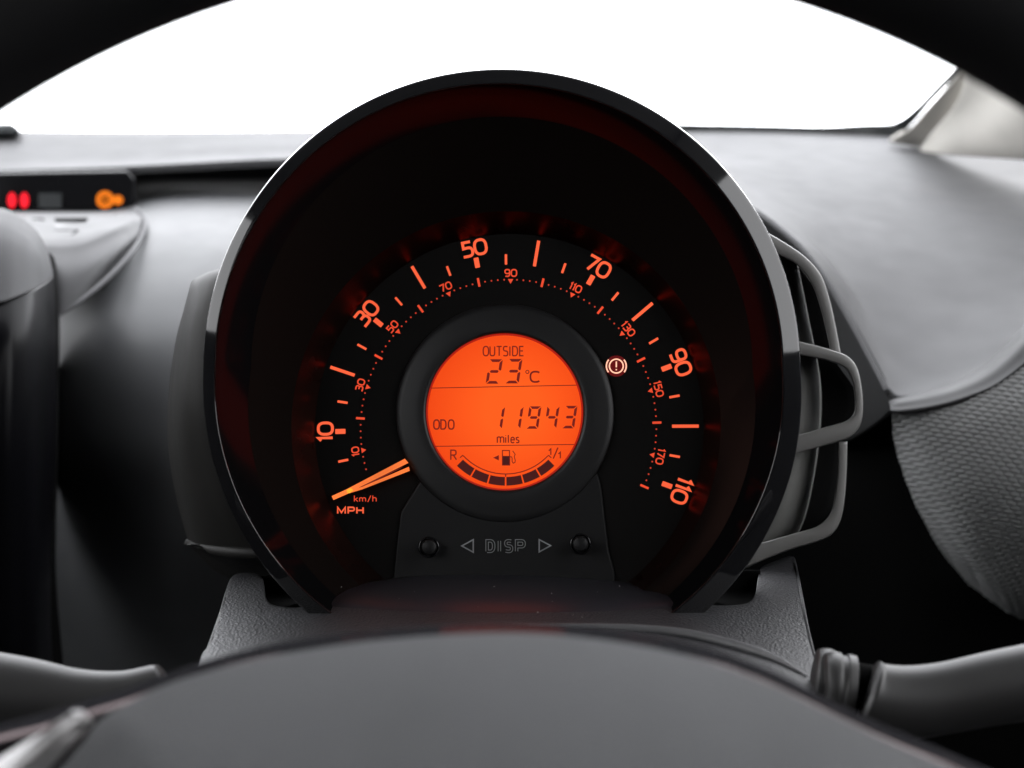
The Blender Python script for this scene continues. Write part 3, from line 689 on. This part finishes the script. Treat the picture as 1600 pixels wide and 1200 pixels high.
# left side shell of the pod
obj('side_shell', loft([[(360, 415, .02), (325, 425, .03), (302, 437, .045), (297, 446, .075)],
                      [(370, 430, .005), (325, 440, .014), (298, 455, .032), (288, 480, .075)],
                      [(372, 520, 0), (310, 520, .008), (285, 530, .025), (274, 535, .075)],
                      [(372, 620, 0), (305, 620, .004), (277, 620, .020), (263, 620, .075)],
                      [(385, 700, 0), (315, 700, .004), (280, 700, .022), (263, 700, .075)],
                      [(410, 790, 0), (340, 790, .006), (295, 785, .026), (276, 780, .075)],
                      [(440, 862, .005), (370, 859, .010), (312, 852, .030), (294, 846, .075)],
                      [(440, 866, .006), (370, 864, .012), (316, 858, .034), (296, 850, .078)],
                      [(450, 900, .03), (390, 890, .035), (340, 878, .055), (305, 862, .085)],
                      [(450, 930, .07), (390, 915, .07), (350, 900, .08), (330, 890, .09)]], 40, 90), M['shell'], cl, True, solid=.002, flip=(-.3, -.5, .1))
# right side: three stacked frames with a grey wall behind
def frame_sweep(outer, inner, Y0, Y1, n=60, r=.0006):
    o = arcs([(*p,) for p in outer], n); i_ = arcs([(*p,) for p in inner], n)
    rows = []
    for a, b_ in zip(o, i_):
        A0, B0 = P(*a, Y0), P(*b_, Y0); A1, B1 = P(*a, Y1), P(*b_, Y1)
        d = (B0-A0); L_ = d.length; d.normalize(); q = min(r, L_*.3)
        rows.append([A1, A0+Vector((0, q, 0)), A0+d*q*.3+Vector((0, q*.3, 0)), A0+d*q, B0-d*q, B0-d*q*.3+Vector((0, q*.3, 0)), B0+Vector((0, q, 0)), B1])
    V, F = gridf(rows, True); n8 = len(V)
    return V, F+[tuple(range(8)), tuple(range(n8-8, n8))]
obj('side_frame', frame_sweep([(1170, 348), (1200, 364), (1235, 385), (1262, 405), (1284, 432), (1297, 470), (1306, 510), (1314, 553)],
                             [(1170, 382), (1205, 394), (1232, 405), (1252, 420), (1270, 446), (1282, 480), (1292, 520), (1299, 556)], .020, .060), M['frame'], cl, True, label='upper open frame')
obj('side_frame', frame_sweep([(1215, 527), (1252, 534), (1300, 547), (1326, 558), (1340, 577), (1347, 610), (1348, 645), (1342, 668), (1325, 684), (1285, 697), (1245, 709), (1215, 722)],
                             [(1215, 550), (1252, 555), (1292, 563), (1318, 573), (1329, 588), (1335, 612), (1336, 640), (1330, 652), (1317, 660), (1285, 669), (1245, 681), (1215, 692)], .012, .060, 80), M['frame'], cl, True, label='middle frame standing further out')
obj('side_frame', frame_sweep([(1324, 690), (1323, 730), (1320, 775), (1314, 810), (1302, 832), (1280, 845), (1240, 857), (1200, 872), (1160, 890)],
                             [(1309, 690), (1309, 730), (1305, 772), (1300, 797), (1289, 814), (1272, 825), (1240, 834), (1195, 847), (1160, 855)], .020, .060), M['frame'], cl, True, label='lower open frame')
obj('frame_back_wall', loft([[(1150, 375, .040), (1200, 385, .036), (1228, 395, .040), (1243, 405, .055), (1248, 408, .09)], [(1180, 500, .036), (1225, 500, .030), (1248, 500, .034), (1261, 500, .050), (1266, 500, .09)],
                           [(1190, 600, .030), (1240, 600, .022), (1264, 600, .027), (1278, 600, .045), (1283, 600, .09)], [(1190, 700, .030), (1235, 700, .022), (1260, 700, .027), (1274, 700, .045), (1279, 700, .09)],
                           [(1160, 800, .034), (1210, 800, .026), (1240, 800, .031), (1256, 800, .048), (1261, 800, .09)], [(1120, 880, .040), (1180, 870, .034), (1215, 862, .040), (1232, 856, .055), (1238, 854, .09)]], 24, 40), M['inner'], cl, True, solid=.0006, flip=(.1, -.6, 0))
obj('frame_dark_backing', loft([[(1200, 400, .062), (1240, 408, .062)], [(1220, 460, .07), (1280, 465, .07)], [(1230, 550, .075), (1303, 558, .075)], [(1230, 620, .09), (1338, 620, .09)], [(1230, 690, .09), (1318, 690, .09)], [(1200, 800, .08), (1300, 795, .08)], [(1150, 870, .08), (1250, 835, .08)]], 6, 40), M['black'], cl, True, solid=.0006, flip=CAMP)

# ---------------------------------------------------------------- steering column shroud
cw = thing('steering_column_shroud', 'grained dark grey shroud over the steering column below the speedometer', 'column shroud', tuple(P(800, 1150, -.1)))
top = [(318, 1018), (324, 1010), (333, 985), (345, 950), (352, 925), (362, 902), (378, 895), (400, 896), (409, 902), (413, 915), (415, 932), (422, 943), (440, 948), (470, 949), (500, 938), (540, 926),
       (600, 914), (700, 900), (790, 894), (880, 899), (960, 911), (1020, 926), (1070, 941), (1120, 946), (1160, 944), (1174, 938), (1181, 925), (1185, 900), (1190, 886), (1210, 877), (1238, 869), (1246, 890),
       (1254, 940), (1266, 1000), (1278, 1040), (1290, 1060)]
tp = curve(top, 180)
def cz(px, py):      # height of the nearly flat shroud top; solves for depth on a sloping, slightly crowned surface
    k = (600-py)/FPX
    # z = a + b*Y  with a crown across
    xw = (px-790)/520
    a = -.0640 - .006*xw*xw; b_ = .155
    Y = (a - k*CAM)/(k - b_)
    return Y
rows = []
for j in range(44):
    u = j/43; r_ = []
    for i, (x, y) in enumerate(tp):
        yb = 1175; yy = y+(yb-y)*u**1.15
        # lower part spreads outwards
        xx = x + (x-790)*.10*u
        r_.append(P(xx, yy, cz(x, yy)))
    rows.append(r_)
back = [p+Vector((0, .004, -.012)) for p in rows[0]]
edge1 = [p+Vector((0, .0010, -.0006)) for p in rows[0]]
obj('grained_cover', gridf([back, edge1]+rows), M['cowl'], cw, True, solid=.0008, flip=(0, -.3, .8))
# smooth dark ledge between dial and grained part
led = []
for u in range(12):
    t_ = u/11; r_ = []
    for i in range(60):
        x = 500+i*(1085-500)/59
        xx = (x-790)/290
        yt = 893+34*xx*xx*(1 if x < 790 else 1.25); yb = 962 - 14*xx*xx
        yy = yt+(yb-yt)*t_
        bulge = .0014*math.sin(math.pi*min(1, t_*1.0))
        q = P(x, yy, cz(x, yy)-.0006); r_.append(q+Vector((0, 0, bulge*max(0, 1-abs(xx)**4)+.0004-.0016*max(0, (t_-.75)/.25)**2)))
    led.append(r_)
obj('smooth_ledge', gridf(led), M['smooth'], cw, True, solid=.0003, flip=(0, -.3, .8))
obj('shroud_pocket', loft([[(402, 902, .013), (440, 900, .013), (490, 905, .013)], [(402, 930, .0125), (440, 930, .0125), (495, 930, .0125)], [(402, 965, -.0125), (450, 965, -.0125), (500, 960, -.0125)]], 12, 12), M['black'], cw, True, solid=.0008, flip=CAMP)
obj('shroud_pocket', loft([[(1110, 898, .013), (1160, 892, .013), (1188, 892, .013)], [(1100, 925, .0125), (1150, 925, .0125), (1190, 925, .0125)], [(1095, 965, -.0125), (1150, 965, -.0125), (1192, 960, -.0125)]], 12, 12), M['black'], cw, True, solid=.0008, flip=CAMP)
cpts = arcs([(800, 974), (900, 978), (1000, 985), (1075, 996), (1150, 1014), (1210, 1034), (1262, 1062)], 70)
cre = [P(x, y, cz(x, y)) + Vector((0, 0, -.0016+.0026*min(1, i/40))) for i, (x, y) in enumerate(cpts)]
obj('cover_crease', tube(cre, [.0016*min(1, (69-i)/14+.1) for i in range(70)], 14), mat('crease_highlight_grey', (.036, .036, .038), .5), cw, True)  # highlight on the ridge put into the colour, paler than the grained cover

# ---------------------------------------------------------------- stalks
def stalk_mesh(pts, n=60, ell=.8):
    q = arcs(pts, n)
    return tube([P(a, b_, Y) for a, b_, Y, r in q], [r*(Y+CAM)/FPX for a, b_, Y, r in q], 32, True, ell)
s1 = thing('wiper_stalk', 'black control stalk left of the steering column', 'control stalk', tuple(P(150, 1090, -.12)), 'control stalks behind the steering wheel')
obj('lever', stalk_mesh([(-160, 1050, -.12, 70), (-60, 1075, -.12, 66), (40, 1090, -.12, 62), (120, 1098, -.12, 53), (190, 1092, -.12, 44), (245, 1076, -.12, 38), (262, 1068, -.12, 34)]), M['stalk'], s1, True)
s2 = thing('indicator_stalk', 'black control stalk with ribbed collar right of the steering column', 'control stalk', tuple(P(1450, 1100, -.12)), 'control stalks behind the steering wheel')
obj('lever', stalk_mesh([(1352, 1090, -.12, 62), (1372, 1096, -.12, 60), (1420, 1098, -.12, 58), (1480, 1090, -.12, 56), (1560, 1074, -.12, 58), (1640, 1062, -.12, 62), (1760, 1045, -.12, 68)]), M['stalk'], s2, True)
obj('collar', stalk_mesh([(1290, 1080, -.115, 58), (1300, 1080, -.115, 62), (1308, 1081, -.115, 60), (1311, 1081, -.115, 57), (1316, 1082, -.115, 61), (1330, 1084, -.115, 60)], 40), M['stalk'], s2, True)
obj('collar_gap', stalk_mesh([(1322, 1084, -.112, 52), (1365, 1090, -.112, 50)], 4), M['black'], s2, True)
obj('stalk_boot', stalk_mesh([(1272, 1062, -.105, 48), (1284, 1064, -.105, 52), (1296, 1068, -.105, 50)], 16), M['stalk'], s2, True)

# ---------------------------------------------------------------- steering wheel
wh = thing('steering_wheel', 'dark steering wheel with padded grey hub in the near foreground', 'steering wheel', (0.0005, -.31, -.0885))
WC = Vector((.0005, -.31, -.0885)); WR, WT = .1785, .0150
tl = R(-6)
rows = []
for i in range(200):
    a = 2*math.pi*i/200; ra = Vector((math.cos(a), -math.sin(tl)*0+math.sin(a)*math.sin(-tl)*.0, math.sin(a)))
    c = WC+Vector((math.cos(a)*WR, math.sin(a)*WR*.10, math.sin(a)*WR))
    rd = (c-WC).normalized()
    rows.append([c+rd*(WT*math.cos(b_))+Vector((0, 1, 0))*(WT*math.sin(b_)) for b_ in [2*math.pi*k/28 for k in range(28)]])
rows.append(rows[0])
obj('rim', gridf(rows, True), M['rim'], wh, True)
hubtop = [(-260, 1215), (-120, 1165), (0, 1132), (74, 1113), (140, 1092), (200, 1074), (260, 1052), (330, 1030), (400, 1012), (460, 1000), (560, 987), (680, 977), (800, 974), (900, 979), (1000, 991), (1100, 1012), (1200, 1046), (1300, 1095), (1390, 1137), (1500, 1182), (1620, 1235), (1760, 1300)]
ht = curve(hubtop, 120)
def hubgrid(pull, Ybase, drop, nrow=30, ymax=1700, prof=None):
    rows = []
    for j in range(nrow):
        u = j/(nrow-1); r_ = []
        for x, y in ht:
            yy = y+pull+(ymax-y)*u**2.0
            d = yy-(y+pull)
            Y = Ybase-drop*(1-math.exp(-d/ (prof or 70)))-.00001*d
            r_.append(P(x, yy, Y))
        rows.append(r_)
    return gridf(rows)
prof = [(4, -.2385), (0, -.2400), (3, -.2440), (10, -.2505), (17, -.2570), (22, -.2600), (28, -.2612), (60, -.2620), (200, -.2630), (520, -.2640)]
obj('hub_back_shell', gridf([[P(x, y+e, Yb) for x, y in ht] for e, Yb in prof]), M['hubdark'], wh, True, solid=.003, flip=CAMP)
hubtop2 = [(-60, 1330), (20, 1262), (90, 1195), (150, 1136), (200, 1104), (260, 1076), (330, 1054), (400, 1037), (460, 1025), (560, 1010), (680, 999), (800, 995), (900, 1001), (1000, 1015), (1100, 1038), (1200, 1074), (1300, 1122), (1390, 1165), (1500, 1212), (1620, 1268), (1700, 1330)]
ht = curve([(x, y-6) for x, y in hubtop2], 120)
rows = []
for j in range(60):
    u = (j/59)**1.8*.96; r_ = []
    for x, y in ht:
        ox, oy = x-790, y-1640
        d = math.hypot(ox*.55, oy)*u
        Y = -.2615-.025*(1-math.exp(-d/270))
        r_.append(P(790+ox*(1-u), 1640+oy*(1-u), Y))
    rows.append(r_)
obj('airbag_cover', gridf(rows), M['hub'], wh, True, solid=.003, flip=CAMP)
obj('spoke_trim', loft([[(108, 1122, -.2685), (124, 1120, -.2735), (146, 1128, -.2685)], [(60, 1148, -.2685), (90, 1146, -.2775), (124, 1150, -.2685)], [(-10, 1190, -.2685), (40, 1192, -.2785), (86, 1192, -.2685)], [(-120, 1260, -.2685), (-40, 1260, -.2785), (20, 1260, -.2685)]], 16, 24), M['silver'], wh, True, solid=.003, flip=CAMP, label='satin silver trim on the left spoke')

# dust specks on the shroud and dial edge
sp = []
for i in range(26):
    x = random.uniform(450, 1160); y = random.uniform(905, 975)
    if y < 945+abs(x-790)*.02-30 and random.random() < .5: continue
    c = P(x, y, cz(x, y)-.0012)+Vector((0, 0, .0020)); s = random.uniform(.00005, .00011)
    sp.append(box(c-Vector((s, s, s)), c+Vector((s*random.uniform(1, 2), s, s))))
obj('dust_specks', merge(*sp), M['dust'], cw, kind='stuff')
